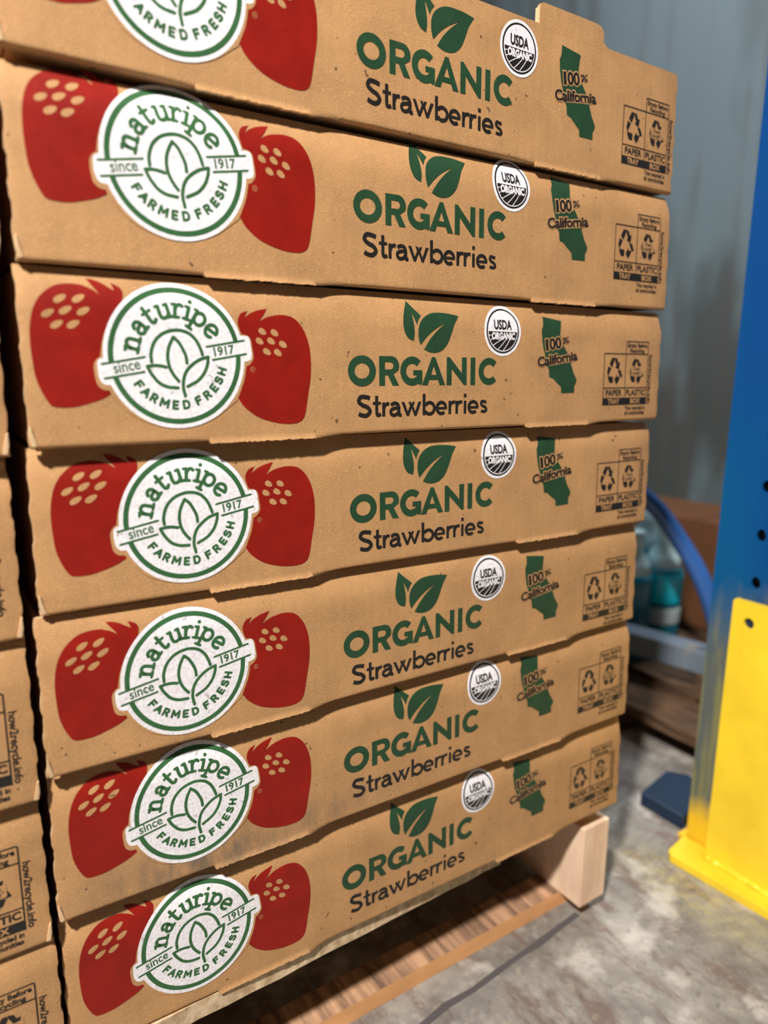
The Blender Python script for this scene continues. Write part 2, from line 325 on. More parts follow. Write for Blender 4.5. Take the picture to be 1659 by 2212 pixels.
A = json.loads('''{"berryL":[[[22.62,83.43],[26.83,84.26],[31.02,84.42],[34.35,84.09],[37.64,82.93],[40.09,81.8],[42.71,79.88]],[[42.71,79.88],[41.4,81.88],[39.12,84.75],[37.07,87.6]],[[37.07,87.6],[40.24,87.18],[44.0,85.94],[47.3,83.99],[50.43,82.1]],[[50.43,82.1],[49.95,83.95],[48.84,86.05]],[[48.84,86.05],[51.4,85.14],[53.52,83.96],[54.65,81.83],[54.52,79.62],[53.89,77.37]],[[53.89,77.37],[54.72,77.1]],[[54.72,77.1],[56.29,66.32],[53.59,38.82],[44.14,30.75]],[[44.14,30.75],[44.99,28.89]],[[44.99,28.89],[39.95,26.18],[33.02,24.01],[26.27,22.46],[19.8,22.34],[16.06,23.01],[14.17,24.84],[12.11,28.66],[10.21,33.53],[8.84,39.21],[8.21,47.42],[7.98,53.83],[8.23,60.2],[9.24,66.55],[10.98,72.08],[13.75,76.82],[17.39,80.37],[20.03,82.21],[22.62,83.43]]],"seedL":[[[23.49,76.75],[26.5,78.45],[24.33,75.35]],[[32.33,77.25],[35.41,78.97],[33.19,75.84]],[[17.22,69.31],[20.19,70.98],[18.03,67.91]],[[25.59,71.11],[28.63,72.81],[26.43,69.7]],[[34.2,71.01],[37.31,72.72],[35.07,69.57]],[[20.99,63.98],[24.01,65.64],[21.82,62.55]],[[28.85,64.28],[31.93,65.96],[29.71,62.83]]],"berryR":[[[116.05,25.77],[120.31,20.05],[128.65,14.1],[139.96,10.47],[149.11,9.44],[155.87,10.4],[159.6,14.59],[162.07,26.46],[164.25,38.25],[164.51,49.94],[162.93,59.14],[159.32,67.01],[153.71,72.41],[146.1,73.97],[138.49,72.86],[134.05,71.25],[130.59,69.04]],[[130.59,69.04],[133.92,73.21],[136.51,77.14]],[[136.51,77.14],[130.04,75.74],[125.06,73.57],[121.64,70.84]],[[121.64,70.84],[122.88,73.25],[124.34,75.36]],[[124.34,75.36],[120.05,73.66],[117.89,69.83],[118.3,65.55],[120.08,61.83]],[[120.08,61.83],[113.99,51.39],[111.88,38.25],[116.05,25.77]]],"seedR":[[[132.98,63.88],[135.25,62.52],[134.05,65.23]],[[140.81,63.36],[143.14,61.98],[141.9,64.72]],[[131.03,58.32],[133.3,56.94],[132.1,59.67]],[[138.39,58.51],[140.71,57.11],[139.48,59.87]],[[146.04,56.79],[148.41,55.38],[147.15,58.17]],[[135.51,52.31],[137.82,50.9],[136.6,53.67]],[[142.57,51.88],[144.92,50.45],[143.67,53.25]]],"halo":[[[54.79,76.7],[49.53,70.89],[45.37,64.06],[42.33,56.16],[40.84,48.27]],[[40.84,48.27],[38.86,46.84],[37.6,44.86],[37.19,42.6],[37.43,38.64],[38.23,34.08],[40.06,31.78],[42.21,30.84],[44.35,30.7]],[[44.35,30.7],[47.12,25.89],[57.83,15.56],[78.2,9.34],[98.67,12.99],[115.46,24.06]],[[115.46,24.06],[118.32,30.42],[120.58,36.15],[122.13,43.78]],[[122.13,43.78],[124.15,44.74],[126.04,46.98],[126.77,49.52],[126.08,55.18],[125.42,58.93],[123.82,61.0],[121.12,61.79],[119.39,61.55]],[[119.39,61.55],[117.41,67.33],[109.97,75.5],[94.58,84.7],[76.18,84.69],[61.19,80.96],[54.79,76.7]]],"tabs":[[[[47.06,47.8],[42.27,47.62]],[[42.27,47.62],[40.26,47.03],[39.1,45.43],[38.97,43.18],[39.21,38.64],[40.42,35.22],[42.23,33.77],[45.03,33.47]],[[45.03,33.47],[54.54,30.47],[55.68,42.14],[47.06,47.8]]],[[[114.92,60.62],[119.01,60.99],[120.74,61.16]],[[120.74,61.16],[123.47,60.87],[124.72,58.91],[125.44,53.91],[125.71,49.51],[124.67,47.47],[122.18,46.62]],[[122.18,46.62],[118.0,46.14]],[[118.0,46.14],[104.68,48.59],[114.92,60.62]]]],"lot":[[[67.25,45.73],[67.2,50.41],[69.3,56.27],[73.41,60.46],[78.45,62.54],[83.41,63.0],[88.59,61.51],[92.42,58.05],[94.65,53.9],[95.95,49.99]],[[81.68,35.34],[78.86,38.97],[76.78,43.45],[76.14,48.79],[77.22,54.12],[79.81,59.18],[82.84,56.32],[85.54,51.32],[86.55,48.34],[86.81,45.33]],[[75.01,42.96],[72.49,43.54],[68.88,43.86],[64.82,43.36],[66.68,39.55],[70.49,34.79],[75.18,32.36],[81.06,31.71]],[[86.51,32.45],[92.55,35.61],[96.46,39.91],[98.6,44.83],[99.11,48.82],[93.45,46.92],[88.01,42.92],[85.12,38.67],[83.97,32.6],[84.91,27.08]]],"lotc":[[5],[5],[3],[4]],"reg":[126.0,42.02],"leafL":[[[238.34,87.42],[242.6,83.44],[249.11,78.17]],[[249.11,78.17],[246.89,75.4],[245.48,72.05]],[[245.48,72.05],[244.24,74.67],[241.65,79.43]],[[241.65,79.43],[242.96,72.4],[243.48,66.61],[242.75,61.48]],[[242.75,61.48],[238.41,63.06],[235.62,66.63],[234.33,71.63],[235.21,79.14],[238.34,87.42]]],"leafR1":[[[281.89,79.25],[273.25,80.52],[263.58,80.8],[256.47,79.67],[250.61,76.27],[247.33,71.67],[246.6,66.26],[247.26,61.78],[248.41,58.91]],[[248.41,58.91],[254.07,64.68],[261.2,69.91],[270.6,74.55]],[[270.6,74.55],[263.6,69.54],[257.02,63.4],[251.44,55.97]],[[251.44,55.97],[256.41,54.23],[261.2,54.04],[266.64,55.62],[271.52,60.09],[274.8,66.68],[277.6,73.26],[281.89,79.25]]],"cal":[[364.5,82.53],[384.16,80.1],[383.21,75.28],[382.45,69.47],[387.84,60.02],[393.27,53.37],[398.49,41.45],[402.75,35.39],[402.28,32.78],[400.48,30.62],[400.45,25.12],[385.91,24.96],[385.25,29.87],[381.35,32.46],[376.19,36.31],[371.84,37.58],[371.19,43.04],[369.84,45.54],[366.77,53.81],[364.73,58.72],[363.22,65.23],[362.51,72.52],[364.22,76.22]]}''')
CX, CY = 81.6, 48.8
def seeds(pr, L, lay, m):
    for c, a, b_ in L:
        c, a, b_ = Vector(c), Vector(a), Vector(b_); ax = a - c; bx = b_ - c
        bx = bx - ax * (bx.dot(ax) / ax.dot(ax))
        pr.raw([tuple(c + ax * math.cos(2 * PI * k / 20) + bx * math.sin(2 * PI * k / 20) * (1 - 0.18 * math.cos(2 * PI * k / 20))) for k in range(20)], [tuple(range(20))], lay, m)
PR = {}
p = Print(); p.poly(outline(A['berryL']), 0, 0); seeds(p, A['seedL'], 1, 1); PR['strawberry_print'] = p.mesh('strawberry_print', [RED, KRAFT])
p = Print(); p.poly(outline(A['berryR']), 0, 0); seeds(p, A['seedR'], 1, 1)
rg = A['reg']; p.stroke(arc(rg[0], rg[1], 1.45, 1.45, 0, 360, 20), 0.22, 1, 1, False); p.text('R', rg[0], rg[1] - 0.75, 1.1, 1.5, 1, 1, center=True)
PR['strawberry_print.001'] = p.mesh('strawberry_print', [RED, KRAFT])
# round badge
p = Print(); p.poly(outline(A['halo']), 2, 1); p.disc((CX, CY), 39.4, 3, 0, n=96)
for t in A['tabs']: p.poly(outline(t), 3, 0)
PR['badge'] = p.mesh('badge', [WHITE, KRAFT])
p = Print(); G_ = 4
p.stroke(arc(CX, CY, 35.6, 35.6, 13.6, 185.2, 70), 2.9, G_, 0, False); p.stroke(arc(CX, CY, 35.6, 35.6, 197.6, 360 + 2.0, 70), 2.9, G_, 0, False)
for a, b_ in (((41.3, 44.4), (63.8, 48.3)), ((42.3, 36.9), (63.1, 40.4)), ((98.6, 54.4), (120.9, 58.4)), ((101.9, 47.2), (122.1, 50.8))): p.stroke([a, b_], 1.25, G_)
for L in A['lot']:
    ks = [k for k in range(1, len(L) - 1) if (Vector(L[k]) - Vector(L[k - 1])).normalized().dot((Vector(L[k + 1]) - Vector(L[k])).normalized()) < 0.3]
    for a, b_ in zip([0] + ks, ks + [len(L) - 1]): p.stroke(cr(L[a:b_ + 1], 6), 1.9, G_)
PR['badge_emblem'] = p.mesh('badge_emblem', [LGREEN])
SER = {
 'n': [[(-4, 7.5), (-2.3, 7.5)], [(-2.3, 7.7), (-2.3, .8)], [(-4, .8), (-.7, .8)], cr([(-2.3, 5.0), (-1.2, 7.0), (.6, 7.6), (2.2, 6.6), (2.5, 4.6)]) + [(2.5, .8)], [(1, .8), (4.1, .8)]],
 'a': [cr([(-2.3, 6.2), (-1.2, 7.5), (.6, 7.6), (1.8, 6.3), (1.9, 4.5)]) + [(1.9, .9)], [(1.9, .9), (3.3, .8)], cr([(1.8, 4.7), (-.6, 4.6), (-2.3, 3.6), (-2.4, 1.9), (-1.0, .8), (.7, 1.1), (1.8, 2.5)])],
 't': [[(-.5, 10.2), (-.5, 3)], cr([(-.5, 3), (-.2, 1.4), (1, .8), (2.3, 1.6)]), [(-2.4, 7.4), (2.2, 7.4)]],
 'u': [[(-4, 7.6), (-2.5, 7.6)], [(-2.5, 7.6), (-2.5, 3.4)] + cr([(-2.5, 3.4), (-1.9, 1.4), (-.3, .8), (1.4, 1.4), (2.4, 3)]), [(2.4, 7.6), (2.4, .8)], [(.9, 7.6), (2.4, 7.6)], [(2.4, .8), (3.9, .8)]],
 'r': [[(-3.2, 7.5), (-1.5, 7.5)], [(-1.5, 7.5), (-1.5, .8)], [(-3.3, .8), (.5, .8)], cr([(-1.5, 4.8), (-.5, 6.9), (1.2, 7.6), (2.4, 6.9)])],
 'i': [[(-1.7, 7.4), (0, 7.4)], [(0, 7.4), (0, .8)], [(-1.8, .8), (1.8, .8)], [(0, 10.5), (.01, 10.55)]],
 'p': [[(-4.2, 7.5), (-2.7, 7.5)], [(-2.7, 7.5), (-2.7, -3.2)], [(-4.3, -3.2), (-1, -3.2)], arc(.3, 4.2, 3.1, 3.4, 0, 360, 26)],
 'e': [[(-3.0, 3.2), (3.0, 5.2)], arc(0, 4.2, 3.2, 3.6, 16, 318, 26)]}
SANS = {   # cap height 1
 'F': [[(-.28, 0), (-.28, 1)], [(-.28, 1), (.32, 1)], [(-.28, .52), (.22, .52)]], 'A': [[(-.42, 0), (0, 1), (.42, 0)], [(-.26, .32), (.26, .32)]],
 'R': [[(-.3, 0), (-.3, 1), (.05, 1)] + arc(.05, .74, .26, .26, 90, -90, 10) + [(-.3, .48)], [(.02, .46), (.34, 0)]],
 'M': [[(-.48, 0), (-.42, 1), (0, .3), (.42, 1), (.48, 0)]], 'E': [[(.3, 1), (-.26, 1), (-.26, 0), (.3, 0)], [(-.26, .5), (.22, .5)]],
 'D': [[(-.32, 0), (-.32, 1), (0, 1)] + arc(0, .5, .38, .5, 90, -90, 12) + [(-.32, 0)]], 'H': [[(-.34, 0), (-.34, 1)], [(.34, 0), (.34, 1)], [(-.34, .5), (.34, .5)]],
 'S': [cr([(.30, .84), (.05, 1.0), (-.24, .9), (-.26, .66), (0, .52), (.28, .38), (.28, .1), (0, -.01), (-.32, .14)])]}
p = Print()
for ch, th in zip('naturipe', (165.3, 142.6, 124.6, 104.6, 86.4, 73.4, 57.3, 35.6)):
    t = math.radians(th); c_, s_ = math.cos(t), math.sin(t); r0 = 20.4
    f = lambda x, y: (CX + (r0 + y) * c_ + x * s_, CY + (r0 + y) * s_ - x * c_)
    for st in SER[ch]: p.stroke(st, 2.3 if (ch == 'i' and st[0][1] > 9) else (1.75 if len(st) == 2 and abs(st[0][1] - st[1][1]) < .3 else 2.1), G_, 0, True, f)
for ch, th in zip('FARMEDFRESH', (-145.2, -133.6, -122.3, -108.6, -95.4, -82.3, -65.9, -53.0, -40.6, -29.3, -17.4)):
    t = math.radians(th); c_, s_ = math.cos(t), math.sin(t)
    f = lambda x, y: (CX + (28.6 - y) * c_ - x * s_, CY + (28.6 - y) * s_ + x * c_)
    for st in SANS[ch]: p.stroke([(a * 4.4, b_ * 4.0 + .05) for a, b_ in st], 1.5, G_, 0, True, f)
p.text('since', 47.4, 39.5, 14.2, 5.6, G_, 0, 0.016, 10.5); p.text('1917', 103.0, 49.3, 12.4, 4.7, G_, 0, 0.030, 8.5)
PR['badge_lettering'] = p.mesh('badge_lettering', [LGREEN])
# ORGANIC
p = Print(); L_ = 0
p.stroke(arc(201.6, 41.5, 8.15, 7.4, 0, 360, 48), 4.9, L_, 0, False)
p.poly([(214.8, 32.0), (214.8, 51.1), (224.6, 51.1)] + arc(224.4, 44.9, 6.3, 6.2, 86, -28, 14) + [(226.2, 39.6), (230.6, 32.0), (225.4, 32.0), (221.6, 38.8), (219.3, 38.8), (219.3, 32.0)], L_, 0,
       [[(219.3, 42.5), (223.6, 42.5)] + arc(223.6, 44.9, 2.5, 2.4, -80, 80, 8) + [(223.6, 47.3), (219.3, 47.3)]])
p.stroke(arc(241.4, 41.5, 7.4, 7.3, 44, 330, 34), 4.7, L_, 0, False)
p.poly([(242.3, 38.8), (242.3, 42.1), (249.9, 42.1), (249.9, 33.6), (248.6, 32.2), (245.3, 33.5), (245.3, 38.8)], L_)
p.poly([(249.6, 32.1), (254.5, 32.1), (255.9, 35.7), (263.3, 35.7), (264.8, 32.1), (269.7, 32.1), (261.0, 51.0), (258.2, 51.0)], L_, 0, [[(257.3, 39.0), (262.0, 39.0), (259.6, 45.0)]])
p.poly([(271.0, 32.0), (271.0, 51.1), (273.6, 51.1), (284.6, 40.2), (284.6, 51.1), (289.0, 51.1), (289.0, 32.0), (286.6, 32.0), (275.4, 43.2), (275.4, 32.0)], L_)
p.poly([(292.6, 32.0), (292.6, 51.1), (297.0, 51.1), (297.0, 32.0)], L_)
p.stroke(arc(310.0, 41.5, 7.5, 7.3, 42, 318, 34), 4.7, L_, 0, False)
for k in range(7): pass
PR['organic_lettering'] = p.mesh('organic_lettering', [GREEN])
p = Print(); p.poly(outline(A['leafL']), 0); p.poly(outline(A['leafR1']), 0); PR['leaf_print'] = p.mesh('leaf_print', [GREEN])
# Strawberries
p = Print(); w = 2.35
def s_(x0, x1, b0, h, w=w):
    cx, W_, = (x0 + x1) / 2, (x1 - x0) / 2 - w / 2
    return cr([(cx + W_ * .95, b0 + h * .86), (cx + W_ * .3, b0 + h - w / 2), (cx - W_ * .6, b0 + h * .92), (cx - W_ * .95, b0 + h * .72), (cx - W_ * .3, b0 + h * .55), (cx + W_ * .5, b0 + h * .45), (cx + W_ * .95, b0 + h * .26), (cx + W_ * .4, b0 + w * .45), (cx - W_ * .4, b0 + w * .5), (cx - W_ * .98, b0 + h * .16)])
p.stroke(s_(197.4, 208.8, 11.8, 14.1), 2.7, 0, 0, False)
p.stroke([(212.6, 25.5), (212.6, 15)] + cr([(212.6, 15), (213.0, 13.1), (214.4, 12.8), (216.0, 13.5)]), w, 0, 0, False); p.stroke([(209.6, 20.6), (215.9, 20.6)], 1.9, 0, 0, False)
def r_(x, x1): p.stroke([(x, 21.0), (x, 11.9)], w, 0, 0, False); p.stroke(cr([(x, 16.5), (x + 1.0, 18.9), (x + 2.6, 20.0), (x1, 20.1)]), w * .95, 0, 0, False)
r_(218.1, 222.6); r_(274.0, 278.9); r_(280.3, 285.3)
p.stroke(cr([(223.9, 19.1), (226.3, 20.3), (229.2, 19.8), (230.4, 17.6)]) + [(230.4, 14.0)] + cr([(230.4, 14.0), (230.8, 12.5), (232.6, 12.4)]), w, 0, 0, False)
p.stroke(cr([(230.3, 17.2), (226.8, 17.0), (224.1, 15.8), (224.0, 13.6), (226.0, 12.4), (228.6, 13.0), (230.2, 15.0)]), w * .95, 0, 0, False)
p.poly([(232.4, 21.0), (234.9, 21.0), (237.8, 14.6), (239.5, 18.2), (238.3, 21.0), (240.4, 21.0), (240.9, 19.6), (241.5, 21.0), (243.6, 21.0), (242.3, 18.2), (244.0, 14.6), (246.7, 21.0), (249.1, 21.0), (245.0, 11.6), (243.2, 11.6), (240.9, 16.8), (238.6, 11.6), (236.8, 11.6)], 0)
p.stroke([(251.4, 26.2), (251.4, 11.8)], w, 0, 0, False); p.stroke(arc(256.2, 16.3, 4.2, 3.9, 150, -150, 26), w, 0, 0, False)
def e_(x0, x1): c_ = (x0 + x1) / 2; p.stroke(arc(c_, 16.3, (x1 - x0) / 2 - w / 2, 3.85, -2, 312, 28), w, 0, 0, False); p.stroke([(x0 + 1.4, 16.1), (x1 - .3, 16.1)], 1.75, 0, 0, False)
e_(261.4, 271.7); e_(290.2, 300.7)
p.stroke([(287.9, 20.9), (287.9, 11.9)], w, 0, 0, False); p.poly([(286.7, 23.4), (286.7, 25.8), (289.1, 25.8), (289.1, 23.4)], 0)
p.stroke(s_(301.7, 309.4, 11.8, 9.2), 2.1, 0, 0, False)
PR['variety_lettering'] = p.mesh('variety_lettering', [BLACK])
# certification seal
p = Print(); c_ = (322.9, 70.4); p.disc(c_, 17.9, 1, 0); p.disc(c_, 15.9, 2, 1); p.disc(c_, 14.6, 3, 0)
p.raw([(c_[0] + 13.9 * math.cos(a), c_[1] + 13.9 * math.sin(a)) for a in [PI + .03 + (PI - .06) * k / 30 for k in range(31)]], [tuple(range(31))], 4, 1)
for a in ([(311.2, 63.9), (314.5, 65.2), (318, 64.6)], [(313.6, 60.2), (319, 63.2), (321.6, 64.2)], [(318.2, 57.4), (322, 60.6), (325.4, 64.0)], [(323.4, 56.6), (327, 60.8), (329.6, 64.4)], [(309.6, 67.0), (311.4, 67.4)]): p.stroke(cr(a, 4), .55, 5, 0)
p.text('USDA', c_[0], 71.8, 17.2, 6.2, 5, 1, .040, center=True); p.text('ORGANIC', c_[0] + .5, 64.7, 22.8, 4.4, 5, 0, .055, center=True)
PR['certification_seal'] = p.mesh('certification_seal', [WHITE, BLACK])
# state silhouette with two lines of text knocked out of it
p = Print(); p.poly([tuple(q) for q in A['cal']], 0, 0)
for off, lay, m_ in ((.11, 1, 1), (.036, 2, 2)):
    g_ = off > .1; e = 1.3 if g_ else 0
    p.text('1', 367.6 - e / 2, 57.4, 3.0 + e, 7.9, lay, m_, off, 8.5); p.text('00', 371.6 - e / 2, 58.0, 13.0 + e, 7.9, lay, m_, off, 8.5); p.text('%', 385.4 - e / 2, 62.9, 7.4 + e, 4.4, lay, m_, off if g_ else .02, 8.5)
    p.text('California', 359.3 - e / 2, 45.2, 44.0 + e, 6.7, lay, m_, off, 7.6)
    if g_: p.poly([(370, 57.9), (386, 60.3), (385.5, 66.5), (369, 64.0)], 1, 1); p.poly([(367, 46.9), (400, 51.2), (400, 56.0), (367, 51.6)], 1, 1)
PR['state_print'] = p.mesh('state_print', [GREEN, KRAFT, BLACK])
# recycling instructions
p = Print(); w = .8
def fr(*q): p.stroke(list(q), w, 0, 0)
fr((435.1, 14.4), (435.1, 56.4), (490.9, 56.4)); fr((490.9, 14.4), (490.9, 66.0), (490.2, 66.6), (462.6, 66.6), (462, 66), (462, 14.4)); fr((435.1, 28.4), (490.9, 28.4))
p.poly([(434.9, 14.3), (491.1, 14.3), (491.1, 20.3), (434.9, 20.3)], 0, 0)
def mob(cx, cy, s, u=1):
    for P in ([(-4.3, 10.2), (-8, 5.2), (-4.6, 2.3), (-.9, 8.4), (-1.6, 10.2)], [(-.5, 10.2), (3.0, 9.6), (5.6, 5.6), (7.9, 6.2), (6.4, .6), (1.2, 2.2), (3.2, 3.4), (.6, 8.0)], [(-9.6, 2.8), (-11.6, -2), (-10, -5.2), (-5.9, 1.0), (-7.4, .2), (-7.2, 3.4)][:4], [(7, .2), (10, -1.5), (12.6, -5.8), (9.6, -6.2), (5.9, -1.2)], [(-10, -6), (-2.4, -6.6), (-2.4, -11.2), (-6.8, -11.2), (-9.3, -8.5)], [(.6, -8.9), (4.0, -4.6), (4.0, -6.5), (8.6, -6.6), (6.0, -11.3), (4.0, -11.3), (4.0, -13.0)]):
        if u or P[0][0] != 7: Q = [(cx + x * .78 * s, cy + y * .93 * s) for x, y in P]; p.poly(Q, 0); p.stroke(Q + Q[:1], .6, 0)
mob(448.2, 43.4, 1.0); mob(476.2, 43.2, .94)
p.poly([(469.2, 38.6), (483.6, 38.6), (483.6, 46.2), (469.2, 46.2)], 1, 1); p.text('Check', 476.4, 43.0, 9.8, 2.6, 2, 0, .03, center=True); p.text('Locally*', 476.4, 39.6, 12.6, 2.6, 2, 0, .03, center=True)
p.text('PAPER', 448.6, 22.1, 20.5, 4.6, 0, 0, .03, center=True); p.text('PLASTIC', 476.5, 22.1, 26.0, 4.6, 0, 0, .03, center=True)
p.text('TRAY', 448.6, 15.4, 14.5, 3.9, 1, 1, .03, center=True); p.text('BOX', 476.5, 15.4, 13, 3.9, 1, 1, .03, center=True)
p.text('Empty Before', 476.4, 62.0, 25.6, 3.2, 0, 0, .03, center=True); p.text('Recycling', 476.4, 57.7, 19.0, 3.2, 0, 0, .03, center=True)
p.text('*Not recycled in', 476.4, 10.0, 27.0, 3.1, 0, 0, .03, center=True); p.text('all communities', 476.4, 5.9, 26.0, 3.1, 0, 0, .03, center=True)
p.text('how2recycle.info', 492.5, 55.8, 41.5, 4.0, 0, 0, .022, -90)
PR['recycling_label'] = p.mesh('recycling_label', [BLACK, KRAFT])
del p

# ------------------------------------------------------------------ strawberry tray
WID, DEP = 0.504, 0.398
SLOTS = ((0.094, 0.163), (0.345, 0.414))
def front_panel(h, seed, parent, amp):
    rnd = random.Random(seed); n0 = rnd.uniform(0, 99)
    wob = lambda v, k: 0.00042 * max(-1, min(1, 2.2 * math.sin(2 * PI * v / 0.021 + n0 + k * 2))) + 0.0005 * noise.noise((v * 260, n0, k))
    us = [0, .003]; x = .003
    marks = sorted([a for s in SLOTS for a in s])
    for a, b_ in zip([.003] + marks, marks + [WID - .003]):
        slot = (a, b_) in SLOTS; st = .0016 if slot else .02; n = max(1, round((b_ - a) / st))
        us += [a + (b_ - a) * k / n + (.0004 if (k == n and not slot and b_ < .5) else 0) * -1 for k in range(1, n + 1)] if not slot else [a + .0004] + [a + (b_ - a) * k / n for k in range(1, n + 1)]
    us += [WID]
    vs = [.004, .008, .012] + [.012 + (h - .012) * k / 26 for k in range(1, 27)]
    insl = lambda u: any(a + .0002 < u < b_ + .0001 for a, b_ in SLOTS)
    V = []; nc = len(us); R = .0024
    rows = []
    def bow(u, v): return 0.0007 * noise.noise((u * 7 + n0, v * 14, 1.3)) + 0.0004 * noise.noise((u * 30, v * 30 + n0, 2.1)) * (1 if 0 < v < h else 1)
    for k in range(5, -1, -1):                 # bottom fold: five arc steps, or a torn straight edge in the slots
        row = []
        for i, u in enumerate(us):
            if insl(u):
                t = k / 5; v = .0029 * (1 - t) - t * (.0010 + .0007 * noise.noise((u * 900, n0, 4)) + .0005 * rnd.random()); y = -.0012 * t * t + TILT * v
            else:
                a = k / 5 * PI / 2; v = R * (1 - math.sin(a)) * .95; y = R * (1 - math.cos(a)) + face_y(v)
            row.append([u, y, v])
        rows.append(row)
    for v in vs: rows.append([[u, face_y(v, amp), v] for u in us])
    for row in rows:
        for i, q in enumerate(row):
            if i == 0: q[0] += wob(q[2], 0)
            if i == nc - 1: q[0] += wob(q[2], 1)
            if i in (0, nc - 1): q[1] += .0006
    V = [tuple(q) for row in rows for q in row]; nr = len(rows)
    B = [(q[0], q[1] + .0030, q[2] + (.0022 if (r == 0 and not insl(us[i])) else 0)) for r, row in enumerate(rows) for i, q in enumerate(row)]
    Fs = []; I = []; o = nr * nc
    for r in range(nr - 1):
        for i in range(nc - 1):
            a = r * nc + i; Fs += [(a, a + 1, a + nc + 1, a + nc), (o + a, o + a + nc, o + a + nc + 1, o + a + 1)]; I += [0, 1]
    for i in range(nc - 1): Fs += [(i, o + i, o + i + 1, i + 1)]; I.append(2 if insl(us[i]) else 0); a = (nr - 1) * nc + i; Fs.append((a, a + 1, o + a + 1, o + a)); I.append(2)
    for r in range(nr - 1):
        a = r * nc; Fs += [(a, a + nc, o + a + nc, o + a), (a + nc - 1, o + a + nc - 1, o + a + 2 * nc - 1, a + 2 * nc - 1)]; I += [2, 2]
    me = mesh('front_panel', V + B, Fs, [KRAFT, KRAFT_IN, TORN], I, True); me.set_sharp_from_angle(angle=0.7)
    return link('front_panel', me, parent)
def tray(name, x, y, z, yaw, slope, h, seed, px=0, pz=0, pro=None, top=False, folds=1):
    e = empty(name, (x, y, z), yaw, -slope)
    amp = 0.0 if top else 0.0056; front_panel(h, seed, e, amp)
    g = 0.0036 + .004
    for x0, nm in ((0.0012, 'side_panel'), (WID - .0042, 'side_panel')):
        b_ = MB().box((x0, g, .0015), (x0 + .003, DEP, h - .001)); b_.obj(nm, [KRAFT], e, bevel=.0008)
    MB().box((.0046, DEP - .003, .0015), (WID - .0046, DEP, h + .0012)).obj('back_panel', [KRAFT], e, bevel=.0008)
    MB().box((.0046, .0052, .0004), (WID - .0046, DEP - .0034, .0034)).obj('bottom_panel', [KRAFT_IN], e)
    for x0 in (.0046, WID - .0346): MB().box((x0, .0090, h - .0035), (x0 + .030, DEP - .0034, h - .0008)).obj('top_ledge', [KRAFT], e)
    if top:
        for a, b_ in SLOTS:
            yy = face_y(h, amp) - .0001
            P = [(a, h - .002)] + [(a, h + .010), (a + .0006, h + .0125), (a + .003, h + .0137), (b_ - .012, h + .0137), (b_ - .0055, h + .0128), (b_ - .0025, h + .0095), (b_ - .0018, h + .003), (b_ + .0015, h + .0008), (b_ + .0045, h), (b_ + .0045, h - .002)]
            t = MB().prism(P, (yy, yy + .0032), 0, 1); t.add([], [])
            MB().prism([(a - .0006, h), (a - .0006, h + .0105), (a, h + .0105), (a, h)], (yy + .0002, yy + .0040), 0, 1).obj('tab_torn_edge', [TORN], t.obj('stacking_tab', [KRAFT], e))
    for x0, sg, nm in (((0, 1, 'corner_fold'),) if folds else ((WID, -1, 'corner_fold'),)):
        MB().prism([(x0 + sg * .0032, .0014), (x0 + sg * .0008, .0010), (x0 - sg * .0002, .0060), (x0 + sg * .0000, .0125), (x0 + sg * .0009, .0115)], (-.0004, .0016), 0, 1).obj(nm, [TORN], e, bevel=.0004)
    s = slope; ro = s if pro is None else pro; dx, dz = (0, 0) if pro is None else (px - x, pz - z)
    lx, lz = dx * math.cos(s) + dz * math.sin(s), -dx * math.sin(s) + dz * math.cos(s); q = ro - s
    bd = None
    for nm, me in PR.items():
        sub = nm in ('badge_emblem', 'badge_lettering'); m2 = me.copy(); bm = bmesh.new(); bm.from_mesh(m2)
        for v in bm.verts: v.co = (lx + v.co.x - q * v.co.z, v.co.y, lz + v.co.z + q * v.co.x)
        if max(v.co.z for v in bm.verts) > 0.068:
            for k in range(13):
                bmesh.ops.bisect_plane(bm, geom=bm.verts[:] + bm.edges[:] + bm.faces[:], plane_co=(0, 0, .068 + .002 * k), plane_no=(0, 0, 1), dist=1e-7)
        for v in bm.verts: v.co.y += face_y(v.co.z, amp)
        bm.to_mesh(m2); bm.free()
        o = link(nm.split('.')[0], m2, bd if sub else e)
        if nm == 'badge': bd = o
    return e

# ------------------------------------------------------------------ the setting
f = MB().box((-3.0, -3.0, -0.05), (2.2, 4.0, 0.0)).obj('floor', [FLOOR]); f['kind'] = 'structure'
j = MB()
P0, P1 = Vector((-0.0027, 0.0055)), Vector((0.1149, 0.0144)); d = (P1 - P0).normalized(); nn = Vector((-d.y, d.x)) * 0.0030
pts = []
for k in range(-14, 5):
    q = P0 + d * (k * 0.03) + nn * (noise.noise((k * .7, 3, 1)) * 1.2); ww = nn * (1 + .6 * noise.noise((k * 1.3, 7, 2))); pts.append((q + ww, q - ww))
for a, b_ in zip(pts, pts[1:]): j.add([(a[0].x, a[0].y, .0004), (a[1].x, a[1].y, .0004), (b_[1].x, b_[1].y, .0004), (b_[0].x, b_[0].y, .0004)], [(0, 1, 2, 3)])
j.obj('floor_joint', [JOINT], f)
w = MB().box((2.20, -3.0, 0.0), (2.30, 4.0, 3.6)).obj('wall_right', [WALL]); w['kind'] = 'structure'
w = MB().box((-3.0, 4.0, 0.0), (2.30, 4.1, 3.6)).obj('wall_back', [WALL]); w['kind'] = 'structure'

